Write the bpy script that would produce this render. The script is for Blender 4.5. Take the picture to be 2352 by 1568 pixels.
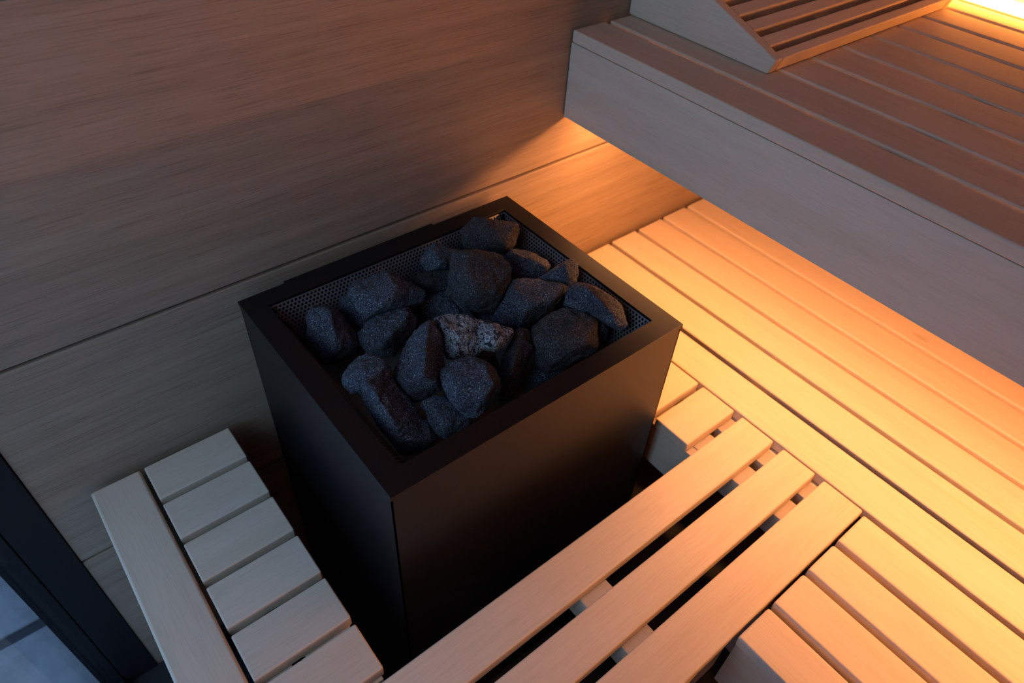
import bpy, bmesh, math, random
from mathutils import Vector, Matrix, noise

random.seed(11)
for o in list(bpy.data.objects):
    bpy.data.objects.remove(o, do_unlink=True)
scene = bpy.context.scene
COL = scene.collection

# ------------------------------------------------------------------ camera
CAMZ = 1.425
cam_d = bpy.data.cameras.new('camera')
cam = bpy.data.objects.new('camera', cam_d)
COL.objects.link(cam)
cam_d.sensor_fit = 'HORIZONTAL'
cam_d.sensor_width = 36.0
cam_d.lens = 24.717
cam_d.clip_start = 0.02
RIGHT = Vector((0.77933181, -0.62464746, 0.04957301))
DOWN = Vector((-0.40661063, -0.564321, -0.71847729))
FWD = Vector((0.4767701, 0.53977529, -0.6937816))
M = Matrix.Identity(4)
for i in range(3):
    M[i][0] = RIGHT[i]
    M[i][1] = -DOWN[i]
    M[i][2] = -FWD[i]
M[2][3] = CAMZ
cam.matrix_world = M
cam_d.dof.use_dof = True
cam_d.dof.focus_distance = 0.90
cam_d.dof.aperture_fstop = 4.0
scene.camera = cam

# ------------------------------------------------------------------ world: dim cool light of the hall outside the glass
world = bpy.data.worlds.new('hall_light')
scene.world = world
world.use_nodes = True
bg = world.node_tree.nodes['Background']
bg.inputs['Color'].default_value = (0.26, 0.48, 1.0, 1)
bg.inputs['Strength'].default_value = 1.15

LED_COLOR = (1.0, 0.39, 0.125, 1)
LED_HIGH_COLOR = (1.0, 0.31, 0.05, 1)
LED_LOW = 71.0        # strip under the upper bench
LED_HIGH = 46.0       # strip behind the upper bench

# added fill light, standing in for cool daylight through the glass front
hl_d = bpy.data.lights.new('hall_fill_light', 'AREA')
hl_d.shape = 'RECTANGLE'
hl_d.size = 0.8
hl_d.size_y = 0.9
hl_d.energy = 7.0
hl_d.color = (0.60, 0.87, 1.0)
hl = bpy.data.objects.new('hall_fill_light', hl_d)
COL.objects.link(hl)
hl.location = (-1.05, 0.10, 1.62)
hl.rotation_euler = (0, math.radians(-58), 0)

cy = scene.cycles
cy.use_light_tree = False
cy.max_bounces = 5
cy.diffuse_bounces = 4
cy.glossy_bounces = 2
cy.use_adaptive_sampling = True
cy.adaptive_threshold = 0.04
cy.transparent_max_bounces = 8
cy.caustics_reflective = False
cy.caustics_refractive = False

vs = scene.view_settings
vs.view_transform = 'Standard'
vs.look = 'None'
vs.exposure = 0.0
vs.gamma = 1.0
vs.use_curve_mapping = False

# ------------------------------------------------------------------ materials
def new_mat(name):
    m = bpy.data.materials.new(name)
    m.use_nodes = True
    nt = m.node_tree
    b = nt.nodes['Principled BSDF']
    return m, nt, b

def nd(nt, typ, **kw):
    n = nt.nodes.new(typ)
    for k, v in kw.items():
        setattr(n, k, v)
    return n

def ramp(nt, stops, interp='LINEAR'):
    r = nt.nodes.new('ShaderNodeValToRGB')
    r.color_ramp.interpolation = interp
    e = r.color_ramp.elements
    while len(e) < len(stops):
        e.new(0.5)
    for el, (p, c) in zip(e, stops):
        el.position = p
        el.color = (c[0], c[1], c[2], 1)
    return r

def coords(nt, scale, use_random=True):
    """world position plus a random shift for each board, stretched by scale"""
    g = nd(nt, 'ShaderNodeNewGeometry')
    mp = nd(nt, 'ShaderNodeMapping')
    mp.inputs['Scale'].default_value = scale
    if use_random:
        oi = nd(nt, 'ShaderNodeObjectInfo')
        mul = nd(nt, 'ShaderNodeVectorMath', operation='SCALE')
        cmb = nd(nt, 'ShaderNodeCombineXYZ')
        nt.links.new(oi.outputs['Random'], cmb.inputs[0])
        nt.links.new(oi.outputs['Random'], cmb.inputs[1])
        nt.links.new(oi.outputs['Random'], cmb.inputs[2])
        nt.links.new(cmb.outputs[0], mul.inputs[0])
        mul.inputs['Scale'].default_value = 37.0
        add = nd(nt, 'ShaderNodeVectorMath', operation='ADD')
        nt.links.new(g.outputs['Position'], add.inputs[0])
        nt.links.new(mul.outputs[0], add.inputs[1])
        nt.links.new(add.outputs[0], mp.inputs['Vector'])
    else:
        nt.links.new(g.outputs['Position'], mp.inputs['Vector'])
    return mp

def mixc(nt, a, b, fac, mode='MIX'):
    m = nd(nt, 'ShaderNodeMix', data_type='RGBA', blend_type=mode)
    for sock, v in ((m.inputs[0], fac), (m.inputs[6], a), (m.inputs[7], b)):
        if isinstance(v, bpy.types.NodeSocket):
            nt.links.new(v, sock)
        elif isinstance(v, (tuple, list)):
            sock.default_value = (v[0], v[1], v[2], 1)
        else:
            sock.default_value = v
    return m.outputs[2]

def axis_scale(axis, along, across):
    return tuple(along if i == axis else across for i in range(3))

def pale_wood(name, axis, base=(0.68, 0.585, 0.475)):
    """pale sauna timber with the grain along one axis"""
    m, nt, b = new_mat(name)
    n1 = nd(nt, 'ShaderNodeTexNoise')
    n1.inputs['Scale'].default_value = 1.0
    n1.inputs['Detail'].default_value = 4
    n1.inputs['Distortion'].default_value = 0.6
    nt.links.new(coords(nt, axis_scale(axis, 2.2, 26)).outputs[0], n1.inputs['Vector'])
    d = tuple(c * f for c, f in zip(base, (0.95, 0.925, 0.89)))
    l = tuple(min(1, c * 1.03) for c in base)
    r1 = ramp(nt, [(0.30, d), (0.52, base), (0.75, l)])
    nt.links.new(n1.outputs['Fac'], r1.inputs['Fac'])
    n2 = nd(nt, 'ShaderNodeTexNoise')
    n2.inputs['Scale'].default_value = 1.0
    n2.inputs['Detail'].default_value = 3
    nt.links.new(coords(nt, axis_scale(axis, 22, 520)).outputs[0], n2.inputs['Vector'])
    r2 = ramp(nt, [(0.32, (0.90, 0.885, 0.865)), (0.55, (1, 1, 1))])
    nt.links.new(n2.outputs['Fac'], r2.inputs['Fac'])
    c = mixc(nt, r1.outputs[0], r2.outputs[0], 0.75, 'MULTIPLY')
    # scarce small knots
    v = nd(nt, 'ShaderNodeTexVoronoi')
    v.inputs['Scale'].default_value = 1.0
    nt.links.new(coords(nt, axis_scale(axis, 3.2, 7.5)).outputs[0], v.inputs['Vector'])
    r3 = ramp(nt, [(0.0, (0.42, 0.30, 0.20)), (0.035, (0.78, 0.72, 0.62)), (0.075, (1, 1, 1))])
    nt.links.new(v.outputs['Distance'], r3.inputs['Fac'])
    c = mixc(nt, c, r3.outputs[0], 0.8, 'MULTIPLY')
    # each board its own tone
    oi = nd(nt, 'ShaderNodeObjectInfo')
    r4 = ramp(nt, [(0.0, (0.93, 0.92, 0.90)), (0.5, (1, 0.99, 0.97)), (1.0, (1.0, 0.95, 0.90))])
    nt.links.new(oi.outputs['Random'], r4.inputs['Fac'])
    c = mixc(nt, c, r4.outputs[0], 1.0, 'MULTIPLY')
    nt.links.new(c, b.inputs['Base Color'])
    b.inputs['Roughness'].default_value = 0.62
    b.inputs['Specular IOR Level'].default_value = 0.25
    bp = nd(nt, 'ShaderNodeBump')
    bp.inputs['Strength'].default_value = 0.12
    bp.inputs['Distance'].default_value = 0.0006
    nt.links.new(n2.outputs['Fac'], bp.inputs['Height'])
    nt.links.new(bp.outputs[0], b.inputs['Normal'])
    return m

def oak_veneer(name):
    """brown oak veneer of the wall, grain running level along X"""
    m, nt, b = new_mat(name)
    n1 = nd(nt, 'ShaderNodeTexNoise')
    n1.inputs['Scale'].default_value = 1.0
    n1.inputs['Detail'].default_value = 5
    n1.inputs['Distortion'].default_value = 0.1
    nt.links.new(coords(nt, (1.1, 60, 62)).outputs[0], n1.inputs['Vector'])
    r1 = ramp(nt, [(0.28, (0.315, 0.232, 0.160)), (0.5, (0.36, 0.267, 0.186)), (0.75, (0.40, 0.302, 0.214))])
    nt.links.new(n1.outputs['Fac'], r1.inputs['Fac'])
    n2 = nd(nt, 'ShaderNodeTexNoise')
    n2.inputs['Scale'].default_value = 1.0
    n2.inputs['Detail'].default_value = 3
    n2.inputs['Roughness'].default_value = 0.6
    nt.links.new(coords(nt, (13, 480, 560)).outputs[0], n2.inputs['Vector'])
    r2 = ramp(nt, [(0.34, (0.70, 0.67, 0.64)), (0.46, (0.95, 0.945, 0.94)), (0.62, (1.03, 1.03, 1.03))])
    nt.links.new(n2.outputs['Fac'], r2.inputs['Fac'])
    c = mixc(nt, r1.outputs[0], r2.outputs[0], 0.85, 'MULTIPLY')
    nt.links.new(c, b.inputs['Base Color'])
    b.inputs['Roughness'].default_value = 0.5
    b.inputs['Specular IOR Level'].default_value = 0.3
    bp = nd(nt, 'ShaderNodeBump')
    bp.inputs['Strength'].default_value = 0.25
    bp.inputs['Distance'].default_value = 0.0005
    nt.links.new(n2.outputs['Fac'], bp.inputs['Height'])
    nt.links.new(bp.outputs[0], b.inputs['Normal'])
    return m

def coated(name, col, rough, spec=0.5, metal=0.0, grain=0.0):
    m, nt, b = new_mat(name)
    n = nd(nt, 'ShaderNodeTexNoise')
    n.inputs['Scale'].default_value = 900
    n.inputs['Detail'].default_value = 2
    g = nd(nt, 'ShaderNodeNewGeometry')
    nt.links.new(g.outputs['Position'], n.inputs['Vector'])
    r = ramp(nt, [(0.3, tuple(c * 0.86 for c in col)), (0.7, tuple(c * 1.14 for c in col))])
    nt.links.new(n.outputs['Fac'], r.inputs['Fac'])
    nt.links.new(r.outputs[0], b.inputs['Base Color'])
    b.inputs['Roughness'].default_value = rough
    b.inputs['Specular IOR Level'].default_value = spec
    b.inputs['Metallic'].default_value = metal
    if grain:
        bp = nd(nt, 'ShaderNodeBump')
        bp.inputs['Strength'].default_value = grain
        bp.inputs['Distance'].default_value = 0.0003
        nt.links.new(n.outputs['Fac'], bp.inputs['Height'])
        nt.links.new(bp.outputs[0], b.inputs['Normal'])
    return m

def rock(name, dark, mid, light, stretch=(1, 1, 1)):
    """crystalline stone: fine light and dark grains"""
    m, nt, b = new_mat(name)
    oi = nd(nt, 'ShaderNodeObjectInfo')
    n0 = nd(nt, 'ShaderNodeTexNoise')
    n0.inputs['Scale'].default_value = 26
    n0.inputs['Detail'].default_value = 4
    nt.links.new(coords(nt, stretch).outputs[0], n0.inputs['Vector'])
    n1 = nd(nt, 'ShaderNodeTexNoise')
    n1.inputs['Scale'].default_value = 520
    n1.inputs['Detail'].default_value = 4
    n1.inputs['Roughness'].default_value = 0.7
    nt.links.new(coords(nt, stretch).outputs[0], n1.inputs['Vector'])
    r1 = ramp(nt, [(0.38, dark), (0.50, mid), (0.58, tuple(c * 1.8 for c in mid)), (0.68, light)])
    nt.links.new(n1.outputs['Fac'], r1.inputs['Fac'])
    r0 = ramp(nt, [(0.35, (0.72, 0.72, 0.74)), (0.65, (1.22, 1.2, 1.18))])
    nt.links.new(n0.outputs['Fac'], r0.inputs['Fac'])
    c = mixc(nt, r1.outputs[0], r0.outputs[0], 1.0, 'MULTIPLY')
    nt.links.new(c, b.inputs['Base Color'])
    b.inputs['Roughness'].default_value = 0.58
    b.inputs['Specular IOR Level'].default_value = 0.4
    bp = nd(nt, 'ShaderNodeBump')
    bp.inputs['Strength'].default_value = 1.05
    bp.inputs['Distance'].default_value = 0.003
    nt.links.new(n1.outputs['Fac'], bp.inputs['Height'])
    bp2 = nd(nt, 'ShaderNodeBump')
    bp2.inputs['Strength'].default_value = 0.7
    bp2.inputs['Distance'].default_value = 0.004
    n3 = nd(nt, 'ShaderNodeTexNoise')
    n3.inputs['Scale'].default_value = 120
    n3.inputs['Detail'].default_value = 4
    nt.links.new(coords(nt, stretch).outputs[0], n3.inputs['Vector'])
    nt.links.new(n3.outputs['Fac'], bp2.inputs['Height'])
    nt.links.new(bp2.outputs[0], bp.inputs['Normal'])
    nt.links.new(bp.outputs[0], b.inputs['Normal'])
    return m

def emitter(name, col, strength):
    m, nt, b = new_mat(name)
    b.inputs['Base Color'].default_value = (0.8, 0.75, 0.68, 1)
    b.inputs['Emission Color'].default_value = col
    b.inputs['Emission Strength'].default_value = strength
    return m

def stone_tile(name):
    m, nt, b = new_mat(name)
    n = nd(nt, 'ShaderNodeTexNoise')
    n.inputs['Scale'].default_value = 9
    n.inputs['Detail'].default_value = 8
    n.inputs['Roughness'].default_value = 0.65
    nt.links.new(coords(nt, (1, 1, 1)).outputs[0], n.inputs['Vector'])
    r = ramp(nt, [(0.3, (0.30, 0.29, 0.28)), (0.55, (0.50, 0.485, 0.465)), (0.75, (0.64, 0.62, 0.60))])
    nt.links.new(n.outputs['Fac'], r.inputs['Fac'])
    nt.links.new(r.outputs[0], b.inputs['Base Color'])
    b.inputs['Roughness'].default_value = 0.55
    bp = nd(nt, 'ShaderNodeBump')
    bp.inputs['Strength'].default_value = 0.3
    bp.inputs['Distance'].default_value = 0.002
    nt.links.new(n.outputs['Fac'], bp.inputs['Height'])
    nt.links.new(bp.outputs[0], b.inputs['Normal'])
    return m

def clear_glass(name):
    m, nt, b = new_mat(name)
    nt.nodes.remove(b)
    tr = nd(nt, 'ShaderNodeBsdfTransparent')
    tr.inputs['Color'].default_value = (0.93, 0.96, 0.96, 1)
    gl = nd(nt, 'ShaderNodeBsdfGlossy')
    gl.inputs['Roughness'].default_value = 0.02
    lw = nd(nt, 'ShaderNodeLayerWeight')          # Schlick reflectance, the same on both faces of the pane
    pw = nd(nt, 'ShaderNodeMath', operation='POWER')
    pw.inputs[1].default_value = 5.0
    nt.links.new(lw.outputs['Facing'], pw.inputs[0])
    fr = nd(nt, 'ShaderNodeMath', operation='MULTIPLY_ADD')
    fr.inputs[1].default_value = 0.96
    fr.inputs[2].default_value = 0.04
    nt.links.new(pw.outputs[0], fr.inputs[0])
    mx = nd(nt, 'ShaderNodeMixShader')
    nt.links.new(fr.outputs[0], mx.inputs[0])
    nt.links.new(tr.outputs[0], mx.inputs[1])
    nt.links.new(gl.outputs[0], mx.inputs[2])
    nt.links.new(mx.outputs[0], nt.nodes['Material Output'].inputs['Surface'])
    return m

WOOD_X = pale_wood('pale_wood_grain_x', 0)
WOOD_Y = pale_wood('pale_wood_grain_y', 1)
WOOD_Z = pale_wood('pale_wood_grain_z', 2)
VENEER = oak_veneer('oak_veneer')
BLACK = coated('black_powder_coat', (0.0046, 0.0042, 0.0054), 0.38, 0.45, 0.0, 0.12)
PERF = coated('perforated_steel', (0.26, 0.235, 0.25), 0.45, 0.5, 0.6)
TRAY = coated('grey_tray', (0.17, 0.19, 0.165), 0.5, 0.5)
DARKIN = coated('dark_interior', (0.006, 0.006, 0.006), 0.8, 0.1)
FRAME = coated('dark_frame', (0.012, 0.011, 0.014), 0.5, 0.3)
GROOVE = coated('dark_groove', (0.015, 0.012, 0.010), 0.8, 0.1)
SLATE = coated('dark_floor', (0.030, 0.028, 0.028), 0.6, 0.3)
GROUT = coated('grout', (0.10, 0.10, 0.10), 0.9, 0.1)
ALU = coated('led_profile', (0.35, 0.33, 0.31), 0.45, 0.5, 0.6)
CEIL = pale_wood('ceiling_wood', 0, (0.34, 0.25, 0.17))
TILE = stone_tile('stone_tile')
GLASS = clear_glass('clear_glass')
ROCK = rock('dark_rock', (0.012, 0.014, 0.019), (0.074, 0.084, 0.110), (0.62, 0.70, 0.86))
ROCK_B = rock('dark_brownish_rock', (0.013, 0.012, 0.013), (0.060, 0.057, 0.063), (0.44, 0.43, 0.47))
ROCK_G = rock('dark_greenish_rock', (0.011, 0.013, 0.013), (0.040, 0.050, 0.050), (0.27, 0.33, 0.34))

def pale_rock():
    m = rock('pale_speckled_rock', (0.06, 0.062, 0.07), (0.34, 0.355, 0.39), (0.62, 0.64, 0.68))
    nt = m.node_tree
    b = nt.nodes['Principled BSDF']
    old = b.inputs['Base Color'].links[0].from_socket
    n = nd(nt, 'ShaderNodeTexNoise')
    n.inputs['Scale'].default_value = 210
    n.inputs['Detail'].default_value = 3
    n.inputs['Distortion'].default_value = 1.0
    nt.links.new(coords(nt, (1, 0.5, 0.7)).outputs[0], n.inputs['Vector'])
    r = ramp(nt, [(0.40, (0.09, 0.09, 0.11)), (0.455, (0.8, 0.8, 0.8)), (0.6, (1.2, 1.2, 1.2))])
    nt.links.new(n.outputs['Fac'], r.inputs['Fac'])
    nt.links.new(mixc(nt, old, r.outputs[0], 1.0, 'MULTIPLY'), b.inputs['Base Color'])
    return m
ROCK_P = pale_rock()

# ------------------------------------------------------------------ mesh helpers
def bm_box(bm, lo, hi, bev=0.0, seg=2):
    r = bmesh.ops.create_cube(bm, size=1.0)
    vs_ = r['verts']
    for v in vs_:
        v.co = Vector((lo[i] + (v.co[i] + 0.5) * (hi[i] - lo[i]) for i in range(3)))
    if bev > 0:
        es = list({e for v in vs_ for e in v.link_edges})
        bmesh.ops.bevel(bm, geom=es, offset=bev, segments=seg, profile=0.5, affect='EDGES', clamp_overlap=True)

def world_loc(o):
    p = Vector((0, 0, 0))
    while o is not None:
        p += o.location
        o = o.parent
    return p

def obj(name, bm, mat, parent=None, smooth=False):
    me = bpy.data.meshes.new(name)
    if parent is not None:
        bmesh.ops.translate(bm, verts=bm.verts, vec=-world_loc(parent))
    bm.normal_update()
    bm.to_mesh(me)
    bm.free()
    me.materials.append(mat)
    if smooth:
        for p in me.polygons:
            p.use_smooth = True
    o = bpy.data.objects.new(name, me)
    COL.objects.link(o)
    o.parent = parent
    return o

def box(name, lo, hi, mat, parent=None, bev=0.0, seg=2):
    bm = bmesh.new()
    bm_box(bm, lo, hi, bev, seg)
    return obj(name, bm, mat, parent, smooth=False)

def board(name, lo, hi, mat, parent, bev=0.004):
    o = box(name, lo, hi, mat, parent, bev, 3)
    for p in o.data.polygons:                      # round the arrises, keep the faces flat
        p.use_smooth = True
    wn = o.modifiers.new('weighted_normal', 'WEIGHTED_NORMAL')
    wn.weight = 100
    wn.keep_sharp = False
    return o

def thing(name, label, cat, loc, group=None):
    o = bpy.data.objects.new(name, None)
    o.empty_display_size = 0.05
    COL.objects.link(o)
    o.location = loc
    o['label'] = label
    o['category'] = cat
    if group:
        o['group'] = group
    return o

def tag(o, label, cat, group=None):
    o['label'] = label
    o['category'] = cat
    if group:
        o['group'] = group
    return o

def struct(o, label=None):
    o['kind'] = 'structure'
    if label:
        o['label'] = label
    return o

# ------------------------------------------------------------------ dimensions (metres, floor at z = 0)
WY = 0.8096           # face of the veneered wall
WX = 1.5294           # face of the wall behind the upper bench
NEAR = -1.30          # wall behind the photographer
ZL = 0.545            # top of the lower bench
ZU = 1.0189           # top of the upper bench
RIM = 0.783           # top of the heater rim
TOP = 2.10

# ------------------------------------------------------------------ the setting
fl = struct(box('floor', (-0.2265, NEAR - 0.1, -0.05), (WX + 0.05, WY + 0.05, 0.0), SLATE), 'dark sauna floor with grey stone tiles outside the glass')
box('tile_bed', (-2.2, NEAR - 0.3, -0.05), (-0.2265, 2.4, -0.004), GROUT, fl)
box('tile_bed', (-0.2265, WY + 0.05, -0.05), (0.9, 2.4, -0.004), GROUT, fl)
tile_y = [(-1.38, -0.80), (-0.778, -0.198), (-0.176, 0.404), (0.426, 1.018), (1.042, 1.622), (1.644, 2.30)]
for y0, y1 in tile_y:
    for x0, x1 in ((-0.810, -0.230), (-1.412, -0.832), (-2.014, -1.434)):
        box('floor_tile', (x0, y0, -0.02), (x1, y1, 0.0), TILE, fl, 0.002, 1)
for y0, y1 in tile_y[4:]:
    box('floor_tile', (-0.208, y0, -0.02), (0.372, y1, 0.0), TILE, fl, 0.002, 1)

wb = struct(box('wall_back', (-0.139, WY + 0.012, 0.0), (WX + 0.05, WY + 0.05, TOP), GROOVE), 'brown oak veneered wall with level joints')
groove = [0.0, 0.3915, 0.7875, 1.1835, 1.5795, TOP]
for a, b_ in zip(groove[:-1], groove[1:]):
    box('wall_panel', (-0.139, WY, a + (0.0028 if a else 0.0)), (WX, WY + 0.012, b_ - 0.0028), VENEER, wb, 0.0015, 2)

wr = struct(box('wall_right', (WX + 0.012, NEAR - 0.05, 0.0), (WX + 0.05, WY + 0.05, TOP), GROOVE), 'wood wall behind the upper bench')
for a, b_ in zip(groove[:-1], groove[1:]):
    box('wall_panel', (WX, NEAR, a + (0.0028 if a else 0.0)), (WX + 0.012, WY, b_ - 0.0028), WOOD_Y, wr, 0.0015, 2)
struct(box('wall_front', (-0.2265, NEAR - 0.05, 0.0), (WX + 0.05, NEAR, TOP), VENEER), 'veneered wall behind the photographer')
struct(box('ceiling', (-0.2265, NEAR - 0.05, TOP), (WX + 0.05, WY + 0.05, TOP + 0.04), CEIL), 'wooden sauna ceiling')

# glazed front: dark jamb board against the wall, then the pane
tr = struct(box('trim_1', (-0.1935, WY - 0.003, 0.0), (-0.1400, WY + 0.045, TOP), FRAME, None, 0.001, 1), 'dark upright frame between veneered wall and glass front')
box('frame_profile', (-0.2265, WY - 0.003, 0.0), (-0.1955, WY + 0.045, TOP), FRAME, tr, 0.001, 1)
GY = 0.05             # pane cut short here; the added wall beyond blocks cool light
gw = struct(box('window_1', (-0.215, GY + 0.002, 0.03), (-0.207, WY - 0.004, TOP - 0.03), GLASS), 'clear glass front of the sauna')
box('window_frame', (-0.2265, GY, 0.0), (-0.1955, WY - 0.004, 0.028), FRAME, gw, 0.001, 1)
box('window_frame', (-0.2265, GY, TOP - 0.028), (-0.1955, WY - 0.004, TOP), FRAME, gw, 0.001, 1)
struct(box('light_block_wall', (-0.2265, NEAR, 0.0), (-0.1955, GY - 0.001, TOP), VENEER), 'unseen veneered wall added beside the glass to block light')  # unseen wall, added to keep cool light off the near boards

# ------------------------------------------------------------------ upper bench
ub = thing('upper_bench', 'long upper sauna bench with a tall smooth front fascia', 'bench', (1.14, -0.25, 0.0))
BY = 0.8058
ugap = [0.7890, 0.8682, 0.9496, 1.0319, 1.1146, 1.2003, 1.2860, 1.3687, 1.4513, 1.5178]
for i in range(9):
    a = ugap[i] + (0.0045 if i else 0.0044)
    b_ = ugap[i + 1] - 0.0055
    board('slat', (a, NEAR + 0.004, ZU - 0.0195), (b_, BY - (0.0 if i % 2 == 0 else 0.0015), ZU), WOOD_Y, ub, 0.0032)
board('fascia', (0.7943, NEAR + 0.004, 0.8743), (0.8141, BY + 0.0012, ZU - 0.0202), WOOD_Y, ub, 0.0012)
for y in (0.30, -0.35, -0.95):
    board('joist', (0.8146, y - 0.025, 0.937), (1.516, y + 0.025, ZU - 0.020), WOOD_X, ub, 0.002)
board('light_rail', (0.864, NEAR + 0.004, 0.907), (0.900, 0.803, 0.937), WOOD_Y, ub, 0.001)
for y in (0.30, -0.95):
    for x in (1.40,):
        board('leg', (x, y - 0.03, 0.55), (x + 0.05, y + 0.03, 0.936), WOOD_Z, ub, 0.002)

# warm light strip on the underside of the upper bench
ls = thing('light_strip', 'warm glowing light strip hidden under the upper bench', 'light strip', (0.882, -0.25, 0.897))
box('profile', (0.866, NEAR + 0.01, 0.899), (0.898, 0.801, 0.9068), ALU, ls)
box('diffuser', (0.868, NEAR + 0.012, 0.895), (0.896, 0.799, 0.8988), emitter('led_low', LED_COLOR, LED_LOW), ls)
# and the one behind it at the foot of the wall
ls2 = thing('light_strip', 'bright warm light strip along the wall behind the upper bench', 'light strip', (1.522, -0.25, ZU))
box('profile', (1.5198, NEAR + 0.006, ZU - 0.016), (WX - 0.0003, BY, ZU + 0.002), ALU, ls2)
box('diffuser', (1.5178, NEAR + 0.008, ZU + 0.0022), (WX - 0.0005, BY - 0.002, ZU + 0.0200), emitter('led_high', LED_HIGH_COLOR, LED_HIGH), ls2)

# slatted headrest on the upper bench
hr = thing('headrest', 'wedge-shaped slatted wooden headrest standing on the upper bench', 'headrest', (1.185, 0.66, ZU))
SL = Vector((0, 0.942, 0.3355)).normalized()
NS = Vector((0, -SL.z, SL.y))
P0 = Vector((0, 0.5227, CAMZ - 0.3833))           # upper nose edge
def slope_pt(x, s, n):
    q = P0 + SL * s + NS * n
    return Vector((x, q.y, q.z))
Y_END = 0.8075
s_end = (Y_END - P0.y) / SL.y
def side_panel(x0, x1):
    prof = [(0.5307, ZU + 0.0006), (Y_END, ZU + 0.0006), (Y_END, P0.z + SL.z * s_end), (P0.y, P0.z)]
    bm = bmesh.new()
    va = [bm.verts.new((x0, y, z)) for y, z in prof]
    vb = [bm.verts.new((x1, y, z)) for y, z in prof]
    bm.faces.new(va[::-1])
    bm.faces.new(vb)
    for i in range(4):
        j = (i + 1) % 4
        bm.faces.new((va[i], va[j], vb[j], vb[i]))
    bmesh.ops.recalc_face_normals(bm, faces=bm.faces)
    bmesh.ops.bevel(bm, geom=list(bm.edges), offset=0.003, segments=3, profile=0.5, affect='EDGES')
    o = obj('side_panel', bm, WOOD_Y, hr, True)
    o.modifiers.new('weighted_normal', 'WEIGHTED_NORMAL').weight = 100
side_panel(0.9184, 0.9366)
side_panel(1.4331, 1.4513)
def slope_slat(s0, s1, n0, n1):
    bm = bmesh.new()
    bm_box(bm, (0, 0, 0), (1.4327 - 0.9370, s1 - s0, n1 - n0), 0.0025, 3)
    for v in bm.verts:
        c = v.co.copy()
        v.co = slope_pt(0.9370 + c.x, s0 + c.y, n0 + c.z)
    o = obj('slat', bm, WOOD_X, hr, True)
    o.modifiers.new('weighted_normal', 'WEIGHTED_NORMAL').weight = 100
slope_slat(0.0006, 0.0167, -0.0236, -0.0012)
s = 0.0279
while s + 0.021 < s_end:
    slope_slat(s, s + 0.0215, -0.0185, -0.0015)
    s += 0.0337
board('cleat', (0.9370, 0.770, ZU + 0.0006), (1.4327, 0.790, ZU + 0.022), WOOD_X, hr, 0.002)

# ------------------------------------------------------------------ lower bench (boards running away from the wall)
T = 0.0215            # board thickness
lb = thing('lower_bench', 'lower sauna bench of long boards under the upper bench, glowing in warm light', 'bench', (1.13, -0.25, 0.0))
lg = [0.8035 + 0.0815 * k for k in range(9)]
for k in range(8):
    board('slat', (lg[k] + (0.0035 if k == 0 else 0.005), NEAR + 0.004, ZL - T), (lg[k + 1] - 0.005, 0.8005 - 0.001 * (k % 2), ZL), WOOD_Y, lb, 0.0032)
for y in (0.74, 0.35, -0.15, -0.65, -1.15):
    board('joist', (0.832, y - 0.022, ZL - T - 0.045), (1.46, y + 0.022, ZL - T - 0.0004), WOOD_X, lb, 0.002)
for y in (0.72, -1.15):
    for x in (0.84, 1.40):
        board('leg', (x, y - 0.0215, 0.0), (x + 0.045, y + 0.0215, ZL - T - 0.0455), WOOD_Z, lb, 0.002)

# bench across the front of the heater: three long boards and the short boards beside the heater
fb = thing('heater_bench', 'bench of three long boards crossing in front of the black heater', 'bench', (0.40, 0.21, 0.0))
for y0, y1 in ((0.257, 0.3205), (0.1785, 0.2385), (0.0960, 0.1635)):
    board('slat', (-0.10, y0, ZL - T), (0.8040, y1, ZL), WOOD_X, fb, 0.0030)
for i, (y0, y1) in enumerate(((0.3365, 0.4050), (0.4145, 0.4825), (0.4925, 0.5605), (0.5705, 0.6385), (0.6485, 0.7165), (0.7265, 0.7945))):
    board('short_slat', (0.6835, y0, ZL - T), (0.8040, y1, ZL), WOOD_X, fb, 0.0030)
ZJ = ZL - T - 0.0004
board('joist', (0.381, 0.118, ZJ - 0.05), (0.430, 0.318, ZJ), WOOD_Y, fb, 0.0015)
board('joist', (0.7065, 0.100, ZJ - 0.05), (0.7490, 0.7935, ZJ), WOOD_Y, fb, 0.0015)
board('joist', (0.7685, 0.100, ZJ - 0.05), (0.8130, 0.7935, ZJ), WOOD_Y, fb, 0.0015)
board('joist', (-0.06, 0.118, ZJ - 0.05), (-0.01, 0.318, ZJ), WOOD_Y, fb, 0.0015)
board('fascia', (-0.095, 0.0995, 0.432), (0.5040, 0.1165, ZJ), WOOD_X, fb, 0.001)
board('fascia', (0.6880, 0.3225, 0.432), (0.7050, 0.7940, ZJ), WOOD_Y, fb, 0.001)
for x, y in ((-0.05, 0.13), (0.385, 0.13), (0.77, 0.13), (0.77, 0.70)):
    board('leg', (x, y, 0.0), (x + 0.04, y + 0.04, ZJ - 0.0505), WOOD_Z, fb, 0.002)

# bench in the near right: boards running towards the viewer
nb = thing('near_bench', 'near bench of four boards butting against the long boards', 'bench', (0.65, -0.6, 0.0))
for x0, x1 in ((0.7285, 0.7985), (0.6545, 0.7180), (0.5755, 0.6445), (0.5000, 0.5655)):
    board('slat', (x0, NEAR + 0.004, ZL - T), (x1, 0.0915, ZL), WOOD_Y, nb, 0.0040)
board('fascia', (0.5065, NEAR + 0.004, 0.40), (0.5240, 0.0905, ZJ), WOOD_Y, nb, 0.001)
for y in (0.05, -0.45, -1.15):
    board('joist', (0.5245, y - 0.03, ZJ - 0.05), (0.80, y + 0.03, ZJ), WOOD_X, nb, 0.0015)
for y in (0.03, -1.17):
    for x in (0.53, 0.75):
        board('leg', (x, y, 0.0), (x + 0.04, y + 0.04, ZJ - 0.0505), WOOD_Z, nb, 0.002)

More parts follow.
